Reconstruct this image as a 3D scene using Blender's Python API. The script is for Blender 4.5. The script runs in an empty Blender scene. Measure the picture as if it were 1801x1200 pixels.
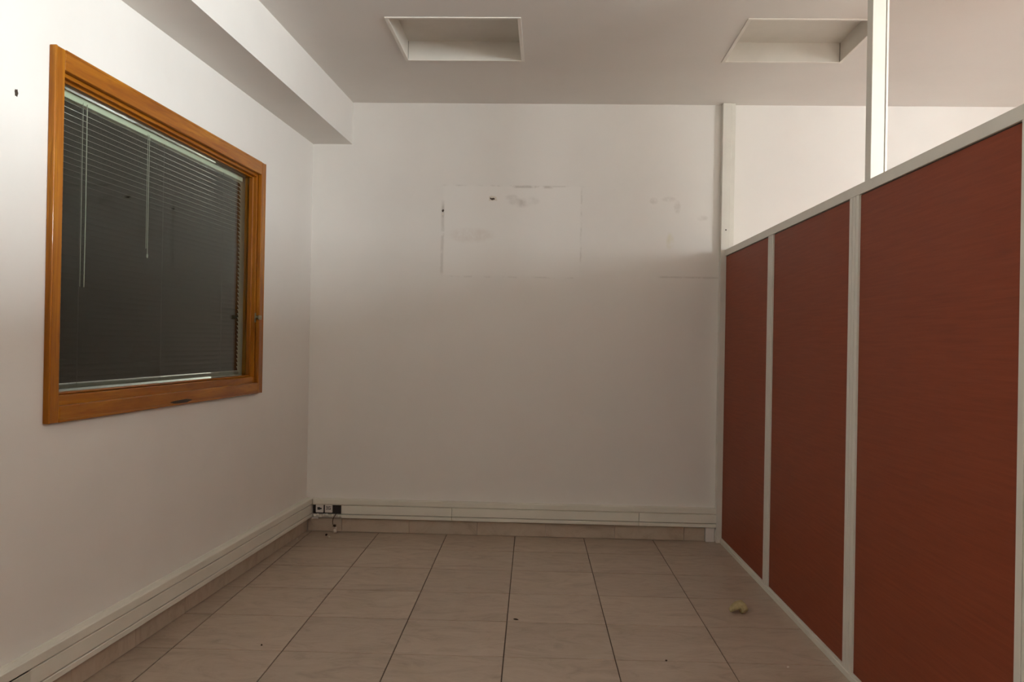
import bpy, bmesh, math, random
from mathutils import Vector, Matrix, noise as mnoise

S = bpy.context.scene
C = S.collection

# ------------------------------------------------------------------ camera
F_PX = 1545.69
CAM = Vector((1.43963, -5.27171, 1.1515))
YAW, PITCH, ROLL = -0.04014, 0.00317, 0.01796
fw = Vector((math.sin(YAW)*math.cos(PITCH), math.cos(YAW)*math.cos(PITCH), math.sin(PITCH)))
r0 = Vector((math.cos(YAW), -math.sin(YAW), 0)); u0 = r0.cross(fw)
rr = math.cos(ROLL)*r0 + math.sin(ROLL)*u0
uu = -math.sin(ROLL)*r0 + math.cos(ROLL)*u0
cd = bpy.data.cameras.new('camera'); cam = bpy.data.objects.new('camera', cd); C.objects.link(cam)
cd.sensor_width = 36; cd.lens = F_PX/1801*36; cd.clip_start = 0.02
cam.matrix_world = Matrix(((rr.x, uu.x, -fw.x, CAM.x), (rr.y, uu.y, -fw.y, CAM.y), (rr.z, uu.z, -fw.z, CAM.z), (0, 0, 0, 1)))
S.camera = cam

# ------------------------------------------------------------------ daylight
SKY = 54.0
world = bpy.data.worlds.new('overcast_sky'); S.world = world; world.use_nodes = True
bg = world.node_tree.nodes['Background']
bg.inputs['Color'].default_value = (0.92, 0.985, 1.0, 1); bg.inputs['Strength'].default_value = SKY
# the daylight window of the bright office beyond the partition (opening in wall_right)
WX, WY0, WY1, WZ0, WZ1 = 5.6, -7.4, -3.6, 1.55, 2.48
# portal in that opening: emits nothing itself, only guides sampling of the sky through the window
pl = bpy.data.lights.new('window_right_offscreen', 'AREA'); pl.shape = 'RECTANGLE'
pl.size = WZ1-WZ0; pl.size_y = WY1-WY0; pl.cycles.is_portal = True
po = bpy.data.objects.new('window_right_offscreen', pl); C.objects.link(po)
po.location = (WX+0.12, (WY0+WY1)/2, (WZ0+WZ1)/2); po.rotation_euler = (0, math.pi/2, 0)

vs = S.view_settings
vs.view_transform = 'Standard'; vs.look = 'None'; vs.gamma = 1; vs.use_curve_mapping = False
vs.exposure = 0.0
S.cycles.max_bounces = 14; S.cycles.diffuse_bounces = 10; S.cycles.glossy_bounces = 6; S.cycles.transparent_max_bounces = 16
S.cycles.use_denoising = True; S.cycles.sample_clamp_indirect = 8
S.cycles.caustics_reflective = False; S.cycles.caustics_refractive = False

# ------------------------------------------------------------------ measures
T = 0.41                          # floor tile pitch
XL, YT, TROT = 0.857, -0.4218, -0.01607
H = 2.595                         # ceiling
LSL, BSL, PSL = 0.039, 0.0333, -0.0162
BX, BZ = 0.2395, 2.342            # beam
PX = 2.480                        # partition front plane at the back wall
REAR = -8.0
TH_L = -math.atan(LSL); TH_P = -math.atan(PSL)

# ------------------------------------------------------------------ materials
class NT:
    def __init__(s, name):
        s.m = bpy.data.materials.new(name); s.m.use_nodes = True; s.t = s.m.node_tree
        s.b = s.t.nodes['Principled BSDF']; s.o = s.t.nodes['Material Output']
    def n(s, kind, **kw):
        x = s.t.nodes.new(kind)
        for k, v in kw.items(): setattr(x, k, v)
        return x
    def put(s, sock, v):
        if hasattr(v, 'is_output'): s.t.links.new(v, sock)
        else: sock.default_value = v
    def math(s, op, a, b=0.0, c=None, clamp=False):
        x = s.n('ShaderNodeMath', operation=op, use_clamp=clamp)
        s.put(x.inputs[0], a); s.put(x.inputs[1], b)
        if c is not None: s.put(x.inputs[2], c)
        return x.outputs[0]
    def mix(s, f, a, b, blend='MIX'):
        x = s.n('ShaderNodeMix', data_type='RGBA', blend_type=blend)
        s.put(x.inputs[0], f); s.put(x.inputs[6], a); s.put(x.inputs[7], b)
        return x.outputs[2]
    def coord(s, scale=(1, 1, 1), kind='Object', rot=(0, 0, 0), vec=None):
        if vec is None: vec = s.n('ShaderNodeTexCoord').outputs[kind]
        mp = s.n('ShaderNodeMapping'); mp.inputs['Scale'].default_value = scale; mp.inputs['Rotation'].default_value = rot
        s.t.links.new(vec, mp.inputs[0]); return mp.outputs[0]
    def noise(s, vec, scale, detail=4, rough=.55, dist=0.0):
        x = s.n('ShaderNodeTexNoise'); s.put(x.inputs['Vector'], vec)
        x.inputs['Scale'].default_value = scale; x.inputs['Detail'].default_value = detail
        x.inputs['Roughness'].default_value = rough; x.inputs['Distortion'].default_value = dist
        return x.outputs[0]
    def ramp(s, f, stops):
        x = s.n('ShaderNodeValToRGB'); s.put(x.inputs[0], f); e = x.color_ramp.elements
        while len(e) < len(stops): e.new(.5)
        for el, (p, c) in zip(e, stops): el.position = p; el.color = (*c, 1) if len(c) == 3 else c
        return x.outputs[0]
    def step(s, v, a, b):         # 0 below a, 1 above b
        x = s.n('ShaderNodeMapRange', interpolation_type='SMOOTHSTEP')
        s.put(x.inputs[0], v); x.inputs[1].default_value = a; x.inputs[2].default_value = b
        return x.outputs[0]
    def bump(s, h, strength, dist=.002):
        x = s.n('ShaderNodeBump'); x.inputs['Strength'].default_value = strength; x.inputs['Distance'].default_value = dist
        s.put(x.inputs['Height'], h); s.t.links.new(x.outputs[0], s.b.inputs['Normal'])
    def col(s, c): s.put(s.b.inputs['Base Color'], c if hasattr(c, 'is_output') else (*c, 1))
    def set(s, **kw):
        for k, v in kw.items(): s.put(s.b.inputs[k.replace('_', ' ')], v)

def rgba(c): return (*c, 1)
WALL = (0.80, 0.774, 0.736)

def plaster(name, base, marks=False):
    m = NT(name)
    v = m.coord()
    big = m.noise(v, 1.3, 5, .6); fine = m.noise(v, 55, 3, .6)
    c = m.mix(m.step(big, .35, .75), rgba(base), rgba(tuple(x*.955 for x in base)))
    if marks:
        sx = m.n('ShaderNodeSeparateXYZ'); m.t.links.new(v, sx.inputs[0]); X, Z = sx.outputs[0], sx.outputs[2]
        rough = m.noise(v, 14, 5, .7); jit = m.math('MULTIPLY', m.math('SUBTRACT', m.noise(v, 9, 3, .6), .5), .012)
        Xj = m.math('ADD', X, jit); Zj = m.math('ADD', Z, jit)
        def band(val, a, b, soft): return m.math('MULTIPLY', m.step(val, a-soft, a+soft), m.math('SUBTRACT', 1.0, m.step(val, b-soft, b+soft)))
        def vline(x, z0, z1, w, amp, th):
            g = m.math('MULTIPLY', band(Xj, x-w, x+w, w*.8), band(Z, z0, z1, .02))
            return m.math('MULTIPLY', m.math('MULTIPLY', g, m.step(rough, th, th+.15)), amp)
        def hline(z, x0, x1, w, amp, th):
            g = m.math('MULTIPLY', band(Zj, z-w, z+w, w*.8), band(X, x0, x1, .02))
            return m.math('MULTIPLY', m.math('MULTIPLY', g, m.step(rough, th, th+.15)), amp)
        def blot(x, z, sx_, sz_, amp):
            a = m.math('DIVIDE', m.math('SUBTRACT', Xj, x), sx_); b = m.math('DIVIDE', m.math('SUBTRACT', Zj, z), sz_)
            d = m.math('ADD', m.math('MULTIPLY', a, a), m.math('MULTIPLY', b, b))
            return m.math('MULTIPLY', m.math('MULTIPLY', m.math('SUBTRACT', 1.0, m.step(d, .05, 1.0)), m.step(rough, .3, .65)), amp)
        # patch where a picture board hung: a cleaner field with grubby edges
        patch = m.math('MULTIPLY', band(Xj, .80, 1.625, .012), band(Zj, 1.555, 2.10, .012))
        c = m.mix(m.math('MULTIPLY', patch, .35), c, rgba(tuple(min(1, x*1.05) for x in base)))
        dirt = vline(.797, 1.57, 2.0, .008, .26, .36)
        for q in (vline(1.63, 1.6, 2.09, .004, .22, .42), hline(2.10, .80, 1.64, .004, .22, .45), hline(2.095, 1.22, 1.45, .007, .40, .38),
                  hline(1.552, .80, 1.6, .004, .18, .48), vline(.797, 1.90, 1.985, .007, .45, .2),
                  hline(1.565, 2.10, 2.45, .005, .26, .36), blot(1.265, 2.0, .085, .035, .38), blot(1.21, 2.03, .05, .02, .2), blot(1.33, 2.01, .06, .03, .2),
                  blot(2.06, 2.02, .03, .025, .4), blot(2.15, 2.03, .05, .02, .3), blot(2.20, 1.98, .025, .05, .32), blot(2.35, 1.92, .04, .02, .25)):
            dirt = m.math('MAXIMUM', dirt, q)
        c = m.mix(dirt, c, rgba((.30, .26, .21)))
        c = m.mix(blot(.97, 1.80, .17, .055, .35), c, rgba((.60, .50, .43)))
        c = m.mix(blot(2.16, 1.78, .03, .06, .5), c, rgba((.66, .62, .42)))
    m.col(c); m.set(Roughness=.75); m.b.inputs['Specular IOR Level'].default_value = .25
    m.bump(m.math('ADD', fine, m.math('MULTIPLY', big, 2.0)), .12, .002)
    return m.m

def plain(name, base, rough=.5, spec=.5, metal=0.0, var=.06, scale=8, bump=.0):
    m = NT(name); v = m.coord(); nz = m.noise(v, scale, 4, .6)
    m.col(m.mix(m.step(nz, .3, .75), rgba(base), rgba(tuple(x*(1-var) for x in base))))
    m.set(Roughness=rough, Metallic=metal); m.b.inputs['Specular IOR Level'].default_value = spec
    if bump: m.bump(m.noise(v, scale*6, 4), bump, .003)
    return m.m

def wood(name, axis):
    m = NT(name)
    sc = {'y': (22, 1.4, 22), 'z': (22, 22, 1.4)}[axis]
    rnd = m.n('ShaderNodeObjectInfo').outputs['Random']
    tc = m.n('ShaderNodeTexCoord').outputs['Object']
    ad = m.n('ShaderNodeVectorMath', operation='ADD'); m.t.links.new(tc, ad.inputs[0])
    cb = m.n('ShaderNodeCombineXYZ')
    for i in range(3): m.put(cb.inputs[i], m.math('MULTIPLY', rnd, 7.3+i))
    m.t.links.new(cb.outputs[0], ad.inputs[1])
    v = m.coord(sc, vec=ad.outputs[0])
    g = m.noise(v, 1.0, 6, .6, .8); fine = m.noise(m.coord(tuple(x*4 for x in sc), vec=ad.outputs[0]), 1.2, 4, .6)
    c = m.ramp(g, [(.25, (.21, .058, .005)), (.5, (.34, .115, .008)), (.75, (.50, .205, .016))])
    c = m.mix(m.math('MULTIPLY', m.step(fine, .52, .68), .35), c, rgba((.17, .045, .006)))
    m.col(c); m.set(Roughness=.33); m.b.inputs['Specular IOR Level'].default_value = .12; m.b.inputs['Coat Weight'].default_value = .32; m.b.inputs['Coat Roughness'].default_value = .07
    m.bump(fine, .08, .001)
    return m.m

def laminate():
    m = NT('cherry_laminate')
    rnd = m.n('ShaderNodeObjectInfo').outputs['Random']
    tc = m.n('ShaderNodeTexCoord').outputs['Object']
    v = m.coord((1, 2.2, 60), vec=tc); g = m.noise(v, 1.6, 6, .65, .3)
    v2 = m.coord((1, 6, 130), vec=tc); f = m.noise(v2, 1.0, 4, .7)
    c = m.ramp(g, [(.28, (.215, .043, .017)), (.5, (.245, .051, .020)), (.72, (.275, .061, .025))])
    c = m.mix(m.math('MULTIPLY', m.step(f, .5, .75), .2), c, rgba((.11, .028, .015)))
    c = m.mix(m.math('MULTIPLY', rnd, .12), c, rgba((.15, .05, .03)))
    m.col(c); m.set(Roughness=.55); m.b.inputs['Specular IOR Level'].default_value = .22
    m.bump(f, .05, .0006)
    return m.m

def tile_mat(name, base, dark, light):
    m = NT(name)
    rnd = m.n('ShaderNodeObjectInfo').outputs['Random']
    ge = m.n('ShaderNodeTexCoord').outputs['Object']
    ad = m.n('ShaderNodeVectorMath', operation='ADD'); m.t.links.new(ge, ad.inputs[0])
    cb = m.n('ShaderNodeCombineXYZ')
    for i in range(3): m.put(cb.inputs[i], m.math('MULTIPLY', rnd, 11.7+5*i))
    m.t.links.new(cb.outputs[0], ad.inputs[1])
    v = m.coord((4.5, 8.5, 6), vec=ad.outputs[0])
    a = m.noise(v, 1.0, 9, .68, 1.6); b = m.noise(m.coord((16, 38, 20), vec=ad.outputs[0]), 1.0, 6, .72, .8)
    c = m.ramp(a, [(.28, dark), (.48, base), (.72, light)])
    c = m.mix(m.math('MULTIPLY', m.step(b, .5, .75), .28), c, rgba(dark))
    c = m.mix(m.math('MULTIPLY', m.step(m.noise(ad.outputs[0], 5, 3), .55, .75), .18), c, rgba((.36, .29, .17)))
    hs = m.n('ShaderNodeHueSaturation'); m.put(hs.inputs['Color'], c); m.put(hs.inputs['Value'], m.math('MULTIPLY_ADD', rnd, .10, .95))
    m.col(hs.outputs[0]); m.set(Roughness=m.math('MULTIPLY_ADD', b, .2, .30)); m.b.inputs['Specular IOR Level'].default_value = .4
    return m.m

def glass():
    m = NT('window_glass')
    m.t.nodes.remove(m.b)
    tr = m.n('ShaderNodeBsdfTransparent'); tr.inputs[0].default_value = (.90, .94, .89, 1)
    gl = m.n('ShaderNodeBsdfGlossy'); gl.inputs['Color'].default_value = (1, 1, 1, 1); gl.inputs['Roughness'].default_value = .02
    ge = m.n('ShaderNodeNewGeometry'); dt = m.n('ShaderNodeVectorMath', operation='DOT_PRODUCT')
    m.t.links.new(ge.outputs['Incoming'], dt.inputs[0]); m.t.links.new(ge.outputs['Normal'], dt.inputs[1])
    k = m.math('POWER', m.math('SUBTRACT', 1.0, m.math('ABSOLUTE', dt.outputs['Value']), clamp=True), 5.0)
    fr = m.math('MULTIPLY_ADD', k, .80, .03)       # Schlick reflectance, the same from both faces of the thin pane
    mx = m.n('ShaderNodeMixShader')
    m.t.links.new(fr, mx.inputs[0]); m.t.links.new(tr.outputs[0], mx.inputs[1]); m.t.links.new(gl.outputs[0], mx.inputs[2])
    m.t.links.new(mx.outputs[0], m.o.inputs[0])
    return m.m

M = dict(
    wall=plaster('wall_paint', WALL), wall_marked=plaster('wall_paint_marked', WALL, True), ceil=plaster('ceiling_paint', (.79, .76, .725)),
    wood_y=wood('varnished_pine_horizontal', 'y'), wood_z=wood('varnished_pine_upright', 'z'), lam=laminate(),
    alu=plain('painted_aluminium', (.70, .68, .615), .42, .45), alu_dk=plain('aluminium_groove', (.30, .28, .25), .5),
    gasket=plain('black_gasket', (.02, .016, .013), .6),
    trunk=plain('trunking_plastic', (.78, .765, .68), .45, .4, scale=4), trunk_in=plain('trunking_inside', (.30, .28, .24), .6),
    tile=tile_mat('marbled_floor_tile', (.44, .352, .275), (.325, .256, .196), (.50, .412, .33)),
    skirt=tile_mat('marbled_skirting', (.52, .43, .34), (.41, .33, .25), (.57, .49, .40)),
    grout=plain('dark_grout', (.12, .09, .07), .9, .2, scale=30), screed=plain('pale_screed', (.66, .63, .59), .6),
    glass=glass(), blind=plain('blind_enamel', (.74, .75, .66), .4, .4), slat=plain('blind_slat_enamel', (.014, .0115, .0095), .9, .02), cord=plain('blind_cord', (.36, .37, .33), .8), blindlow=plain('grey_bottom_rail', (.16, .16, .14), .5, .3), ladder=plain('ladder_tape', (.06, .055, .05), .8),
    steel=plain('light_housing_enamel', (.70, .67, .61), .5, .4), trim=plain('light_trim_enamel', (.80, .76, .70), .4),
    black=plain('black_plastic', (.022, .016, .016), .4), white=plain('white_plastic', (.74, .70, .66), .45), mark=plain('dark_print', (.05, .045, .045), .6),
    brass=plain('worn_brass', (.30, .26, .16), .45, .5, .8), foam=plain('yellow_foam', (.54, .44, .24), .9, .1, var=.35, scale=40, bump=.8),
    chip=plain('plaster_crumb_white', (.72, .66, .58), .9, .1, bump=.5), dust=plain('dark_crumb', (.07, .045, .03), .9, .1), hole=plain('hole_dark', (.06, .045, .035), .9, .1),
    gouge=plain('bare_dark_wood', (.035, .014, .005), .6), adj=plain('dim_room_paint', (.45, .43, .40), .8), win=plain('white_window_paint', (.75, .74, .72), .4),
)

# ------------------------------------------------------------------ mesh helpers
def box(bm, x0, x1, y0, y1, z0, z1, bev=0.0, seg=1):
    t = bmesh.new()
    vs_ = [t.verts.new((x, y, z)) for z in (z0, z1) for y in (y0, y1) for x in (x0, x1)]
    for f in ((0, 2, 3, 1), (4, 5, 7, 6), (0, 1, 5, 4), (2, 6, 7, 3), (0, 4, 6, 2), (1, 3, 7, 5)):
        t.faces.new([vs_[i] for i in f])
    if bev: bmesh.ops.bevel(t, geom=t.edges[:], offset=bev, segments=seg, affect='EDGES', profile=.5)
    me = bpy.data.meshes.new('tmp'); t.to_mesh(me); t.free(); bm.from_mesh(me); bpy.data.meshes.remove(me)

def tube(bm, pts, r, n=8):
    rings = []
    for i, p in enumerate(pts):
        p = Vector(p); a = Vector(pts[max(0, i-1)]); b = Vector(pts[min(len(pts)-1, i+1)])
        d = (b-a).normalized(); k = Vector((1, 0, 0)) if abs(d.x) < .8 else Vector((0, 1, 0))
        s_ = d.cross(k).normalized(); t_ = d.cross(s_)
        rings.append([bm.verts.new(p + r*(math.cos(q)*s_ + math.sin(q)*t_)) for q in [2*math.pi*j/n for j in range(n)]])
    for A, B in zip(rings, rings[1:]):
        for j in range(n): bm.faces.new((A[j], A[(j+1) % n], B[(j+1) % n], B[j]))
    bm.faces.new(rings[0][::-1]); bm.faces.new(rings[-1])

def prism(bm, poly, z0, z1, cham=0.0):
    """poly: ccw list of (x, y); optional chamfer on the upper edge"""
    cx = sum(p[0] for p in poly)/len(poly); cy = sum(p[1] for p in poly)/len(poly)
    lv = [bm.verts.new((x, y, z0)) for x, y in poly]
    mv = [bm.verts.new((x, y, z1-cham)) for x, y in poly]
    n = len(poly)
    for i in range(n): bm.faces.new((lv[i], lv[(i+1) % n], mv[(i+1) % n], mv[i]))
    bm.faces.new(lv[::-1])
    if cham:
        def inset(x, y):
            d = math.hypot(cx-x, cy-y); k = min(.5, cham*1.4/d) if d else 0
            return x+(cx-x)*k, y+(cy-y)*k
        tv = [bm.verts.new((*inset(x, y), z1)) for x, y in poly]
        for i in range(n): bm.faces.new((mv[i], mv[(i+1) % n], tv[(i+1) % n], tv[i]))
    else: tv = mv
    bm.faces.new(tv)

def obj(name, bm, mat, parent=None, loc=None, rotz=0, smooth=False, **props):
    if isinstance(bm, bmesh.types.BMesh):
        bmesh.ops.recalc_face_normals(bm, faces=bm.faces[:])
        me = bpy.data.meshes.new(name); bm.to_mesh(me); bm.free()
        if smooth:
            for p in me.polygons: p.use_smooth = True
        me.materials.append(M[mat])
    else: me = bm
    o = bpy.data.objects.new(name, me); C.objects.link(o)
    if parent is not None: o.parent = parent
    if loc is not None: o.location = loc
    o.rotation_euler.z = rotz
    for k, v in props.items(): o[k] = v
    return o

def B(name, mat, parent, *dims, bev=0.0, **kw):
    bm = bmesh.new(); box(bm, *dims, bev=bev); return obj(name, bm, mat, parent, **kw)

def root(name, loc=(0, 0, 0), rotz=0, **props):
    o = bpy.data.objects.new(name, None); C.objects.link(o); o.empty_display_size = .1
    o.location = loc; o.rotation_euler.z = rotz
    for k, v in props.items(): o[k] = v
    return o

def lump(bm, c, r, seed, sub=2, rough=.35, freq=1.6):
    t = bmesh.new(); bmesh.ops.create_icosphere(t, subdivisions=sub, radius=1)
    for v in t.verts:
        k = 1 + rough*mnoise.noise(v.co*freq + Vector((seed*3.1, seed*1.7, seed)))
        v.co = Vector((v.co.x*r[0]*k, v.co.y*r[1]*k, v.co.z*r[2]*k)) + Vector(c)
    me = bpy.data.meshes.new('tmp'); t.to_mesh(me); t.free(); bm.from_mesh(me); bpy.data.meshes.remove(me)

ST = dict(kind='structure')
# ------------------------------------------------------------------ room shell
B('wall_back', 'wall_marked', None, -.6, WX+.2, 0, .15, -.2, H+.15, label='scuffed off-white back wall with faint outline of a removed board', **ST)
wall_back = bpy.data.objects['wall_back']

# left wall (slightly splayed), local frame: x = into the room, y = along the wall
WIN_Y0, WIN_Y1, WIN_Z0, WIN_Z1 = -2.640, -0.838, 0.879, 2.046      # outer edge of the casing
bm = bmesh.new(); OP = .03; WT = .13
y0, y1, z0, z1 = WIN_Y0+OP, WIN_Y1-OP, WIN_Z0+OP, WIN_Z1-OP
box(bm, -WT, 0, REAR-.1, y0, -.2, H+.15); box(bm, -WT, 0, y1, 0.02, -.2, H+.15)
box(bm, -WT, 0, y0, y1, -.2, z0); box(bm, -WT, 0, y0, y1, z1, H+.15)
wall_left = obj('wall_left', bm, 'wall', None, (0, 0, 0), TH_L, label='off-white plaster wall around the wooden window', **ST)
# dim room behind the window
bm = bmesh.new()
box(bm, -3.2, -3.1, -4.6, .6, -.1, 2.7); box(bm, -3.1, -WT+.01, -4.6, -4.5, -.1, 2.7); box(bm, -3.1, -WT+.01, .5, .6, -.1, 2.7)
box(bm, -3.1, -WT+.01, -4.5, .5, -.1, 0); box(bm, -3.1, -WT+.01, -4.5, .5, 2.6, 2.7)
obj('wall_beyond', bm, 'adj', None, (0, 0, 0), TH_L, label='dim unlit room seen through the window blind', **ST)

# ceiling with two square openings for the recessed lights
TR = [(.690, 1.298, -1.400, -.798), (2.293, 2.893, -1.396, -.796)]
TRIM = .016
holes = [(a+TRIM*.6, b-TRIM*.6, c+TRIM*.6, d-TRIM*.6) for a, b, c, d in TR]
bm = bmesh.new()
hy0, hy1 = min(h[2] for h in holes), max(h[3] for h in holes)
zc0, zc1 = H, H+.14
def strip(x0, x1, hole):
    if hole is None: box(bm, x0, x1, REAR-.1, .0, zc0, zc1)
    else:
        box(bm, x0, x1, REAR-.1, hole[2], zc0, zc1); box(bm, x0, x1, hole[3], .0, zc0, zc1)
strip(-.6, holes[0][0], None); strip(holes[0][0], holes[0][1], holes[0]); strip(holes[0][1], holes[1][0], None)
strip(holes[1][0], holes[1][1], holes[1]); strip(holes[1][1], WX+.2, None)
bmesh.ops.remove_doubles(bm, verts=bm.verts[:], dist=1e-5)
obj('ceiling', bm, 'ceil', None, label='plain off-white ceiling with two square light recesses', **ST)
# roof slab sealing the openings
B('roof_slab', 'ceil', None, -.6, WX+.2, REAR-.1, .15, H+.145, H+.2, label='slab above the ceiling', **ST)

# beam along the left wall
bm = bmesh.new(); ye = REAR
poly = [(0, 0), (LSL*ye, ye), (BX+BSL*ye, ye), (BX, 0)]
poly = [(p[0], p[1]) for p in poly]
prism(bm, poly, BZ, H)
obj('trim_1', bm, 'wall', None, label='boxed off-white ceiling beam along the window wall', **ST)

# floor
floor = B('floor', 'grout', None, -.6, WX+.2, REAR-.1, .15, -.2, -.0035, label='floor of marbled beige square tiles with dark joints', **ST)
def clip(poly, px, py, nx, ny):           # keep the side with (p - (px,py)).n >= 0
    out = []
    for i in range(len(poly)):
        a, b = poly[i], poly[(i+1) % len(poly)]
        da = (a[0]-px)*nx+(a[1]-py)*ny; db = (b[0]-px)*nx+(b[1]-py)*ny
        if da >= 0: out.append(a)
        if (da >= 0) != (db >= 0):
            k = da/(da-db); out.append((a[0]+(b[0]-a[0])*k, a[1]+(b[1]-a[1])*k))
    return out
def area(p): return abs(sum(p[i][0]*p[(i+1) % len(p)][1]-p[(i+1) % len(p)][0]*p[i][1] for i in range(len(p))))/2
ang = -math.atan(TROT)
ca, sa = math.cos(ang), math.sin(ang)
det = 1+TROT*TROT
def grid(u, v):                            # u = x - TROT*y, v = y + TROT*x
    return ((u+TROT*v)/det, (v-TROT*u)/det)
GX, GY = .0042, .0058
share = {}
for i in range(-4, 5):
    for j in range(-1, 19):
        ua, ub = XL+i*T+GX/2, XL+(i+1)*T-GX/2
        vb, va = YT-(j-1)*T-GY/2, YT-j*T+GY/2
        pts = [grid(ua, va), grid(ub, va), grid(ub, vb), grid(ua, vb)]
        full = pts
        c = grid((ua+ub)/2, (va+vb)/2)
        p = clip(full, 0, -.003, 0, -1); p = clip(p, .002, 0, 1, -LSL) if p else p
        p = clip(p, PX-.0005, 0, -1, PSL) if p else p; p = clip(p, 0, REAR, 0, 1) if p else p
        if len(p) < 3 or area(p) < .002: continue
        if area(p) > area(full)*.9999:
            if 'full' not in share:
                bm = bmesh.new(); prism(bm, [(x-c[0], y-c[1]) for x, y in full], -.0036, 0, .0008)
                o = obj('floor_tile', bm, 'tile', floor, (c[0], c[1], 0)); share['full'] = o.data
            else: obj('floor_tile', share['full'], 'tile', floor, (c[0], c[1], 0))
        else:
            c = (sum(q[0] for q in p)/len(p), sum(q[1] for q in p)/len(p))
            bm = bmesh.new(); prism(bm, [(x-c[0], y-c[1]) for x, y in p], -.0036, 0, .0008)
            obj('floor_tile', bm, 'tile', floor, (c[0], c[1], 0))
# smooth floor of the office beyond the partition (never tiled one by one: out of sight)
B('floor_office', 'screed', None, PX+.14, WX, REAR, 0, -.0034, -.0005, label='pale floor of the office beyond the partition', **ST)

# tile skirting
SK_H, SK_T = .080, .011
bb = root('baseboard_back', (0, 0, 0), label='marbled tile skirting along the back wall', **ST)
xs = [.012] + [.22+T*k for k in range(0, 6)]; xs = [x for x in xs if x < 2.39] + [2.392]
for a, b in zip(xs, xs[1:]):
    bm = bmesh.new(); box(bm, -(b-a)/2+.0008, (b-a)/2-.0008, -SK_T, 0, .0005, SK_H, bev=.0015); obj('skirting_tile', bm, 'skirt', bb, ((a+b)/2, 0, 0))
B('end_block', 'white', bb, 2.394, 2.447, -.032, 0, .0005, .0845, bev=.002)
B('end_cap', 'trim', bb, 2.449, 2.468, -.036, 0, .0005, .074, bev=.004)
bl = root('baseboard_left', (0, 0, 0), TH_L, label='marbled tile skirting along the window wall', **ST)
yy = -.0125; share_me = None
while yy > REAR+.02:
    ln = min(T, yy-REAR-.01)
    if share_me is None or ln < T:
        bm = bmesh.new(); box(bm, 0, SK_T, -ln/2+.0008, ln/2-.0008, .0005, SK_H, bev=.0015); o = obj('skirting_tile', bm, 'skirt', bl, (0, yy-ln/2, 0))
        share_me = o.data
    else: obj('skirting_tile', share_me, 'skirt', bl, (0, yy-ln/2, 0))
    yy -= ln

# bright office side: right wall with daylight opening, rear wall
bm = bmesh.new()
box(bm, WX, WX+.2, REAR-.1, WY0, -.2, H); box(bm, WX, WX+.2, WY1, 0, -.2, H)
box(bm, WX, WX+.2, WY0, WY1, -.2, WZ0); box(bm, WX, WX+.2, WY0, WY1, WZ1, H)
obj('wall_right', bm, 'wall', None, label='far office wall with a wide daylight window', **ST)
B('added_shade_pillar', 'wall', None, 3.62, 4.40, -3.16, -2.66, -.0005, H, label='unseen off-white pillar added in the office beyond the partition to block window light', **ST)  # unseen pillar, added to keep window light off the far left and back walls
w2 = root('window_2', (WX+.1, (WY0+WY1)/2, WZ0), label='wide white window of the office beyond the partition', **ST)
hw = (WY1-WY0)/2; hh = WZ1-WZ0
for d in ((-hw, -hw+.05, 0, hh), (hw-.05, hw, 0, hh), (-hw+.05, hw-.05, 0, .05), (-hw+.05, hw-.05, hh-.05, hh), (-.68, -.62, .05, hh-.05), (.62, .68, .05, hh-.05)):
    B('window_frame', 'win', w2, -.03, .03, *d, bev=.004)
B('wall_front', 'wall', None, -.6, WX+.2, REAR-.1, REAR, -.2, H, label='off-white wall closing the room opposite the scuffed wall', **ST)

# ------------------------------------------------------------------ wooden window in the left wall
win = root('window_1', (0, 0, 0), TH_L, label='honey-varnished wooden window in the left wall', **ST)
CW, CH, XF, XS, XG = .053, .064, .021, 0.0, -.045     # casing width, its front, sash front, glass plane
SW, SWB = .012, .030
ya, yb, za, zb = WIN_Y0, WIN_Y1, WIN_Z0, WIN_Z1
def casing(name, mat, a, b, c, d, edge):
    bm = bmesh.new(); e = .010
    box(bm, .0005, XF, a, b, c, d, bev=.004, seg=3)
    # raised outer bead
    if edge == 'l': box(bm, .0005, XF+.002, a, a+e, c, d, bev=.003, seg=3)
    if edge == 'r': box(bm, .0005, XF+.002, b-e, b, c, d, bev=.003, seg=2)
    if edge == 't': box(bm, .0005, XF+.002, a, b, d-e, d, bev=.003, seg=2)
    if edge == 'b': box(bm, .0005, XF+.002, a, b, c, c+e, bev=.003, seg=2)
    return obj(name, bm, mat, win)
casing('casing_jamb', 'wood_z', ya, ya+CW, za, zb, 'l'); casing('casing_jamb', 'wood_z', yb-CW, yb, za, zb, 'r')
casing('casing_head', 'wood_y', ya+CW+.0005, yb-CW-.0005, zb-CH, zb, 't'); casing('casing_sill', 'wood_y', ya+CW+.0005, yb-CW-.0005, za, za+CW, 'b')
ia, ib, ic, idd = ya+CW, yb-CW, za+CW, zb-CH
G = .002
def sash(name, mat, a, b, c, d, bead):
    o = B(name, mat, win, -.062, XS, a, b, c, d, bev=.002)
    bm = bmesh.new(); box(bm, XG+.004, -.016, *bead, bev=.004); obj('glazing_bead', bm, mat, o); return o
bd = .008
sa_ = (ia+SW, ib-SW, ic+SWB, idd-SW)
stl = sash('sash_stile', 'wood_z', y0+.001, sa_[0], z0+.001, z1-.001, (sa_[0], sa_[0]+bd, sa_[2], sa_[3]))
stile = sash('sash_stile', 'wood_z', sa_[1], y1-.001, z0+.001, z1-.001, (sa_[1]-bd, sa_[1], sa_[2], sa_[3]))
sash('sash_rail', 'wood_y', sa_[0]+.0005, sa_[1]-.0005, sa_[3], z1-.001, (sa_[0]+bd, sa_[1]-bd, sa_[3]-bd, sa_[3]))
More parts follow.
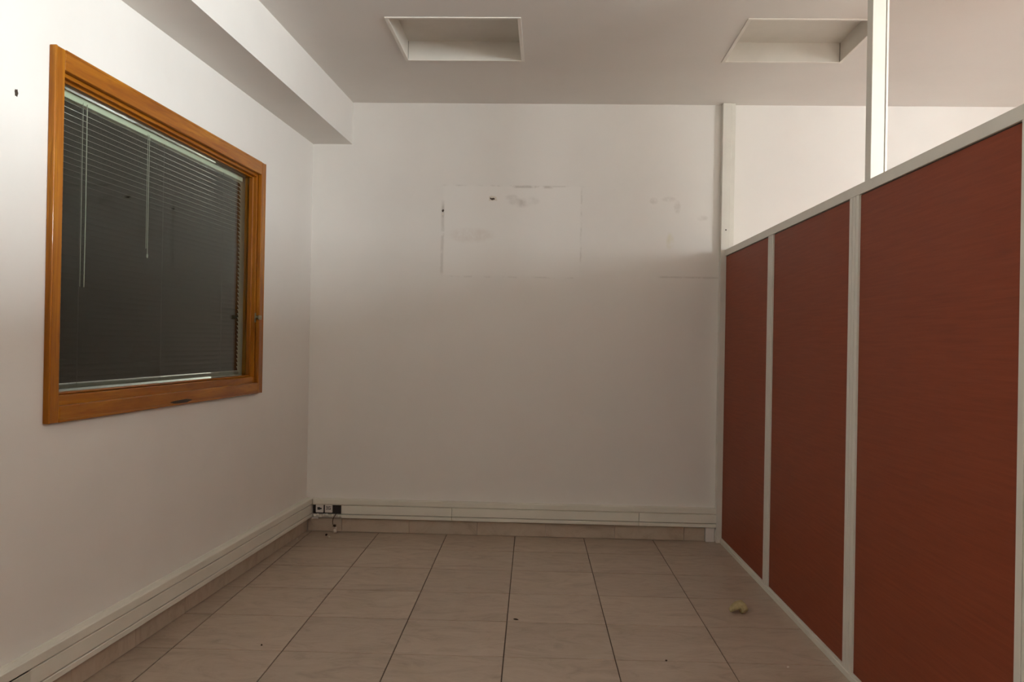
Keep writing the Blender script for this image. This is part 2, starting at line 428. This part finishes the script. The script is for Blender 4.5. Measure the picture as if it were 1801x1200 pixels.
sash('sash_rail', 'wood_y', sa_[0]+.0005, sa_[1]-.0005, z0+.001, sa_[2], (sa_[0]+bd, sa_[1]-bd, sa_[2], sa_[2]+bd))
B('pane', 'glass', win, XG-.002, XG+.002, sa_[0]+.001, sa_[1]-.001, sa_[2]+.001, sa_[3]-.001)
# small brass turn latch on the far stile
hy, hz = -.893, 1.262
bm = bmesh.new(); box(bm, XS, XS+.004, hy-.012, hy+.012, hz-.026, hz+.022, bev=.0015); lt = obj('latch', bm, 'brass', win, label='small worn brass turn latch')
bm = bmesh.new(); tube(bm, [(XS+.004, hy, hz), (XS+.020, hy, hz)], .007, 10); box(bm, XS+.018, XS+.030, hy-.022, hy+.014, hz-.012, hz+.010, bev=.004, seg=2)
obj('latch_knob', bm, 'brass', lt)

# ------------------------------------------------------------------ venetian blind hanging behind the glass
vb = root('venetian_blind', (0, 0, 0), TH_L, label='venetian blind with dark nearly closed slats and pale green headrail hanging behind the window glass', category='blind')
bx0 = -.087; by0, by1 = sa_[0]+.004, sa_[1]-.004; bzt = sa_[3]-.001
B('headrail', 'blind', vb, bx0-.014, bx0+.014, by0, by1, bzt-.026, bzt, bev=.002)
zbot = sa_[2]+.012
B('bottom_rail', 'blindlow', vb, bx0-.012, bx0+.012, by0, by1, zbot, zbot+.014, bev=.003)
# crowned slat, shared mesh
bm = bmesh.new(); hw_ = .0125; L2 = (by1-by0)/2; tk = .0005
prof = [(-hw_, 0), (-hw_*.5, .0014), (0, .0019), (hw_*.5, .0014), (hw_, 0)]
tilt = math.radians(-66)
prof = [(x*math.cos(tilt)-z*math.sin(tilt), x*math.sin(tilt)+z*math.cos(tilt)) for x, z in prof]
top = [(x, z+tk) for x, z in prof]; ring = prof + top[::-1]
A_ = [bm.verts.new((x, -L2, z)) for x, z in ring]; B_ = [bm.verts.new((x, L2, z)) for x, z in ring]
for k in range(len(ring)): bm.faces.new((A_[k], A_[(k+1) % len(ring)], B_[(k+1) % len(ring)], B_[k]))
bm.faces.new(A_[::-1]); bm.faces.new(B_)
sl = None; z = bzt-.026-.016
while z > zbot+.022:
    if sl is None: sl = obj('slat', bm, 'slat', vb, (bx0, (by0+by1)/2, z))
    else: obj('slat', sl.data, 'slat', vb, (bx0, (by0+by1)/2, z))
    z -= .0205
for yc in (-2.335, -1.74, -1.14):
    for dx in (-.0135, .0135):
        bm = bmesh.new(); tube(bm, [(bx0+dx, yc, bzt-.026), (bx0+dx, yc, zbot+.007)], .0007, 6); obj('ladder_cord', bm, 'ladder', vb)
bm = bmesh.new(); tube(bm, [(bx0+.019, -2.312, bzt-.020), (bx0+.020, -2.312, 1.62), (bx0+.0195, -2.313, 1.32)], .0016, 8); obj('tilt_wand', bm, 'cord', vb)
for yc, ze in ((-2.335, 1.32), (-1.885, 1.50)):
    bm = bmesh.new(); tube(bm, [(bx0+.018, yc, bzt-.020), (bx0+.0185, yc-.001, ze)], .0009, 6); obj('pull_cord', bm, 'cord', vb)
bm = bmesh.new(); tube(bm, [(bx0+.018, -1.872, bzt-.020), (bx0+.0185, -1.874, 1.48)], .0012, 6); lump(bm, (bx0+.0185, -1.874, 1.472), (.004, .004, .010), 2, 1, .1); obj('pull_cord', bm, 'cord', vb)

# ------------------------------------------------------------------ office partition
pt = root('office_partition', (PX, 0, 0), TH_P, label='office partition of cherry-brown laminate panels in pale grey metal framing', category='partition')
PT = .10
RB, RT = 1.691, 1.7285
B0 = .031
NM = 5
edges = [(-1.000, -1.088), (-2.089, -2.178), (-3.196, -3.284), (-4.286, -4.374), (-5.376, -5.464), (-6.466, -6.554), (-7.556, -7.644)]
B('wall_channel', 'alu', pt, -.029, .022, -.052, -.001, .0005, H-.001, bev=.001)
B('wall_bead', 'alu', pt, .023, .047, -.040, -.001, RT, H-.001, bev=.001)
bm = bmesh.new(); lump(bm, (-.002, -.0525, 1.845), (.0045, .0025, .0045), 1, 2, .05); obj('screw', bm, 'mark', pt)
B('top_rail', 'alu', pt, -.003, PT+.003, edges[-1][1], -.0525, RB, RT, bev=.0015)
bm = bmesh.new(); box(bm, -.006, PT+.006, edges[-1][1], -.0525, .0005, B0-.009, bev=.001); box(bm, -.002, PT+.002, edges[-1][1], -.0525, B0-.009, B0, bev=.001)
obj('bottom_rail', bm, 'alu', pt)
prev = -.0525
for k, (a, b) in enumerate(edges):
    # panel a little behind the frame, thin dark gasket behind its edge
    bm = bmesh.new(); box(bm, -(.0), PT-.008, -(prev-a)/2+.002, (prev-a)/2-.002, -(RB-B0)/2+.0015, (RB-B0)/2-.0035)
    obj('panel', bm, 'lam', pt, (.003, (prev+a)/2, (RB+B0)/2))
    B('gasket', 'gasket', pt, .005, PT-.007, a+.0002, prev-.0002, RB-.0034, RB-.0002)
    # mullion: cover strip with a shallow groove
    mroot = B('mullion', 'alu', pt, -.0005, PT+.0005, b, a, B0+.0002, RB-.0004)
    w = (a-b)
    for q0, q1 in ((0, .30), (.36, .64), (.70, 1)):
        B('mullion_rib', 'alu', mroot, -.004, -.0006, b+w*q0, b+w*q1, B0+.0002, RB-.0004, bev=.0008)
    prev = b
for yb_ in (-2.178, -4.374, -6.554):
    ps = B('post', 'alu', pt, .034, .080, yb_, yb_+.052, RT+.0002, H-.0005, bev=.0012)
    B('glazing_bead', 'trim', ps, .0815, .089, yb_-.004, yb_+.045, RT+.0002, H-.0005, bev=.001)

# ------------------------------------------------------------------ recessed ceiling lights (empty housings)
LAB = ['recessed square ceiling light housing without lamps, above the window side', 'recessed square ceiling light housing without lamps, above the partition']
for (a, b, c, d), lab in zip(TR, LAB):
    cx, cy = (a+b)/2, (c+d)/2
    lt_ = root('recessed_light', (cx, cy, H), 0, label=lab, category='ceiling light', group='recessed ceiling lights')
    hx, hy_ = (b-a)/2, (d-c)/2; t = TRIM
    for dm in ((-hx, hx, -hy_, -hy_+t), (-hx, hx, hy_-t, hy_), (-hx, -hx+t, -hy_+t, hy_-t), (hx-t, hx, -hy_+t, hy_-t)):
        B('trim_bar', 'trim', lt_, *dm, -.005, -.0004, bev=.001)
    ix, iy = hx-t*.6-.001, hy_-t*.6-.001; D = .096; s = .0015
    bm = bmesh.new()
    box(bm, -ix, ix, -iy, iy, D, D+s)
    box(bm, -ix, -ix+s, -iy, iy, 0, D); box(bm, ix-s, ix, -iy, iy, 0, D); box(bm, -ix+s, ix-s, -iy, -iy+s, 0, D); box(bm, -ix+s, ix-s, iy-s, iy, 0, D)
    hs = obj('housing', bm, 'steel', lt_)
    for xq in (-ix+s, ix-s-.004):
        B('corner_seam', 'trunk_in', hs, xq, xq+.003, iy-s-.0032, iy-s-.0002, .002, D-.002)

# ------------------------------------------------------------------ cable trunking
TZ0, TZ1, TD = .0880, .200, .046
def trunk_parts(rt, axis, s0, s1, gap=None, joints=()):
    """axis 'x': along the back wall (face at -y); axis 'y': along the left wall (face at +x)"""
    def bar(name, mat, p0, p1, d0, d1, z0, z1, bev=.002):
        if axis == 'x': return B(name, mat, rt, p0, p1, -d1, -d0, z0, z1, bev=bev)
        return B(name, mat, rt, d0, d1, p0, p1, z0, z1, bev=bev)
    bar('body', 'trunk', s0, s1, .0006, .012, TZ0, TZ1, bev=.001)
    bar('body_rib', 'trunk', s0, s1, .0122, .0365, .163, TZ1-.001, bev=.001)
    bar('upper_strip', 'trunk', s0, s1, .037, TD, .1675, TZ1, bev=.003)
    runs = [(s0, s1)]
    if gap: runs = [(s0, gap[0]), (gap[1], s1)]
    for a, b in runs:
        if b-a < .015: continue
        cuts = [a]+[j for j in joints if a < j < b]+[b]
        for p, q in zip(cuts, cuts[1:]):
            bar('cover', 'trunk', p+.0006, q-.0006, .0125, TD-.001, .1125, .1640, bev=.002)
            bar('lower_strip', 'trunk', p+.0006, q-.0006, .0125, TD, TZ0, .1090, bev=.0025)
tb = root('cable_trunking', (0, 0, 0), 0, label='pale plastic cable trunking with exposed sockets along the back wall', category='cable trunking')
trunk_parts(tb, 'x', .049, 2.455, gap=(.050, .222), joints=(.888, 2.0))
B('end_cap', 'trunk', tb, 2.4555, 2.4565, -TD-.002, -.001, TZ0-.001, TZ1+.001)
tl = root('cable_trunking', (0, 0, 0), TH_L, label='pale plastic cable trunking running under the wooden window', category='cable trunking')
trunk_parts(tl, 'y', REAR+.02, -.002, joints=(-2.74, -4.7, -6.6))
# sockets in the open stretch of the back trunking
B('socket_carrier', 'black', tb, .0502, .2218, -.030, -.0125, .1105, .1625)
def module(x, kind):
    m = B('socket', 'white', tb, x, x+.045, -.042, -.0302, .118, .163, bev=.0015, label='white data socket module')
    if kind == 0:
        for d in ((.010, .026, .134, .150), (.022, .036, .137, .146)): B('socket_slot', 'mark', m, x+d[0], x+d[1], -.0426, -.0421, d[2], d[3])
    else:
        for d in ((.007, .017, .153, .156), (.014, .017, .136, .156), (.009, .017, .145, .148), (.007, .017, .136, .139),
                  (.022, .025, .136, .156), (.022, .036, .153, .156), (.022, .036, .136, .139), (.033, .036, .136, .147), (.028, .036, .144, .147)):
            B('socket_mark', 'mark', m, x+d[0], x+d[1], -.0426, -.0421, d[2], d[3])
module(.0685, 0); module(.1235, 1)
bm = bmesh.new()
for k in range(9):
    lump(bm, (.062+k*.0185, -.036, .100+.003*math.sin(k*2.1)), (.013, .008, .009), k+3, 1, .6)
obj('torn_strip', bm, 'trunk', tb, label='crumbled lower edge of the trunking below the sockets')
B('loose_clip', 'white', tb, .046, .086, -.050, -.036, .081, .0895, bev=.0015)

# ------------------------------------------------------------------ small marks in the walls
def flake(parent, x, z, w, h, seed, mat, d, axis='y'):
    bm = bmesh.new(); n = 11; rnd = random.Random(seed)
    def P(k, s, dd):
        a = 2*math.pi*k/n; q = s*(.7+.5*rr_[k]); u, v = w*q*math.cos(a), h*q*math.sin(a)
        return (x+u, -dd, z+v) if axis == 'y' else (dd, x+u, z+v)
    rr_ = [rnd.random() for _ in range(n)]
    A = [bm.verts.new(P(k, 1, .0002)) for k in range(n)]; Bq = [bm.verts.new(P(k, .8, d)) for k in range(n)]
    for k in range(n): bm.faces.new((A[k], A[(k+1) % n], Bq[(k+1) % n], Bq[k]))
    bm.faces.new(Bq); bm.faces.new(A[::-1])
    return obj('wall_hole', bm, mat, parent)
flake(wall_back, 1.095, 2.023, .030, .017, 3, 'chip', .0012); flake(wall_back, 1.098, 2.021, .016, .008, 4, 'hole', .0022)
flake(wall_back, 1.084, 2.023, .005, .005, 5, 'hole', .0020)
flake(wall_back, .797, 1.947, .007, .009, 6, 'hole', .0015); flake(wall_back, .797, 1.926, .006, .010, 8, 'chip', .0015)
flake(wall_left, -2.792, 1.852, .010, .013, 7, 'hole', .0015, 'x')

g_ = flake(win, -1.745, .8925, .125, .008, 11, 'gouge', XF+.0045, 'x'); g_.name = 'gouge'; g_['label'] = 'dark worn gouge along the lower edge'
# ------------------------------------------------------------------ litter on the floor
bm = bmesh.new(); t = bmesh.new(); bmesh.ops.create_icosphere(t, subdivisions=4, radius=1)
for v in t.verts:
    p = v.co.copy(); k = 1+.22*mnoise.noise(p*1.5+Vector((4, 2, 9)))+.10*mnoise.noise(p*4.0)
    q = Vector((p.x*.037*k, p.y*.026*k, p.z*.019*k))
    q = Vector((math.copysign(abs(q.x/.036)**.8*.036, q.x), q.y, q.z))
    u = q.x/.036
    q.z += .026 - .012*u*u + (.007*u)                       # arched underside
    if u > .30: q.z -= max(0, -p.z)*.016; q.y -= .010*(u-.30)
    q += .0025*Vector((mnoise.noise(q*90), mnoise.noise(q*90+Vector((5, 0, 0))), mnoise.noise(q*90+Vector((0, 7, 0)))))
    v.co = q
zmin = min(v.co.z for v in t.verts)
for v in t.verts: v.co.z -= zmin-.0002
me = bpy.data.meshes.new('tmp'); t.to_mesh(me); t.free(); bm.from_mesh(me)
obj('foam_chunk', bm, 'foam', None, (2.287, -1.418, 0), -.12, smooth=True, label='arched yellowish chunk of foam lying on the floor near the partition', category='foam piece')
def crumb(x, y, r, seed, mat, name, label, cat):
    bm = bmesh.new(); lump(bm, (0, 0, 0), r, seed, 1, .6)
    zm = min(v.co.z for v in bm.verts)
    for v in bm.verts: v.co.z -= zm-.0002
    obj(name, bm, mat, None, (x, y, 0), seed*.7, label=label, category=cat)
crumb(.022, -.263, (.008, .006, .005), 1, 'chip', 'plaster_crumb', 'tiny white plaster crumb beside the skirting under the wooden window', 'crumb')
crumb(.160, -.142, (.010, .008, .006), 2, 'dust', 'dirt_crumb', 'tiny dark crumb on the floor below the sockets', 'crumb')
crumb(.190, -.190, (.008, .007, .006), 3, 'chip', 'plaster_crumb', 'tiny white plaster crumb beside a dark one below the sockets', 'crumb')
crumb(1.329, -1.606, (.012, .006, .003), 4, 'dust', 'wood_splinter', 'small dark splinter on a tile in mid floor', 'splinter')
crumb(1.895, -2.035, (.005, .004, .003), 5, 'dust', 'dirt_crumb', 'tiny dark speck on the floor between splinter and partition', 'crumb')
crumb(2.327, -2.064, (.006, .005, .004), 6, 'chip', 'plaster_crumb', 'tiny white plaster crumb on the floor close to the partition rail', 'crumb')
crumb(.387, -2.005, (.007, .004, .003), 7, 'dust', 'dirt_crumb', 'tiny dark speck on a tile joint under the window wall', 'crumb')
# loose wire hanging out of the sockets
wr = root('loose_wire', (.186, -.055, 0), 0, label='loose dark wire end dangling below the sockets', category='wire')
bm = bmesh.new(); tube(bm, [(.006, .012, .112), (.003, -.002, .104), (-.006, -.006, .090), (-.010, -.006, .070), (-.008, -.006, .052), (.002, -.008, .044), (.012, -.006, .050)], .0022, 7); obj('cable', bm, 'dust', wr, smooth=True)
bm = bmesh.new(); lump(bm, (.002, -.008, .045), (.010, .006, .007), 9, 2, .5); obj('plug', bm, 'dust', wr)
bm = bmesh.new(); lump(bm, (.004, -.004, .0145), (.012, .010, .014), 12, 2, .5); lump(bm, (.010, -.006, .031), (.008, .005, .008), 13, 2, .5); obj('torn_wrapping', bm, 'chip', wr)
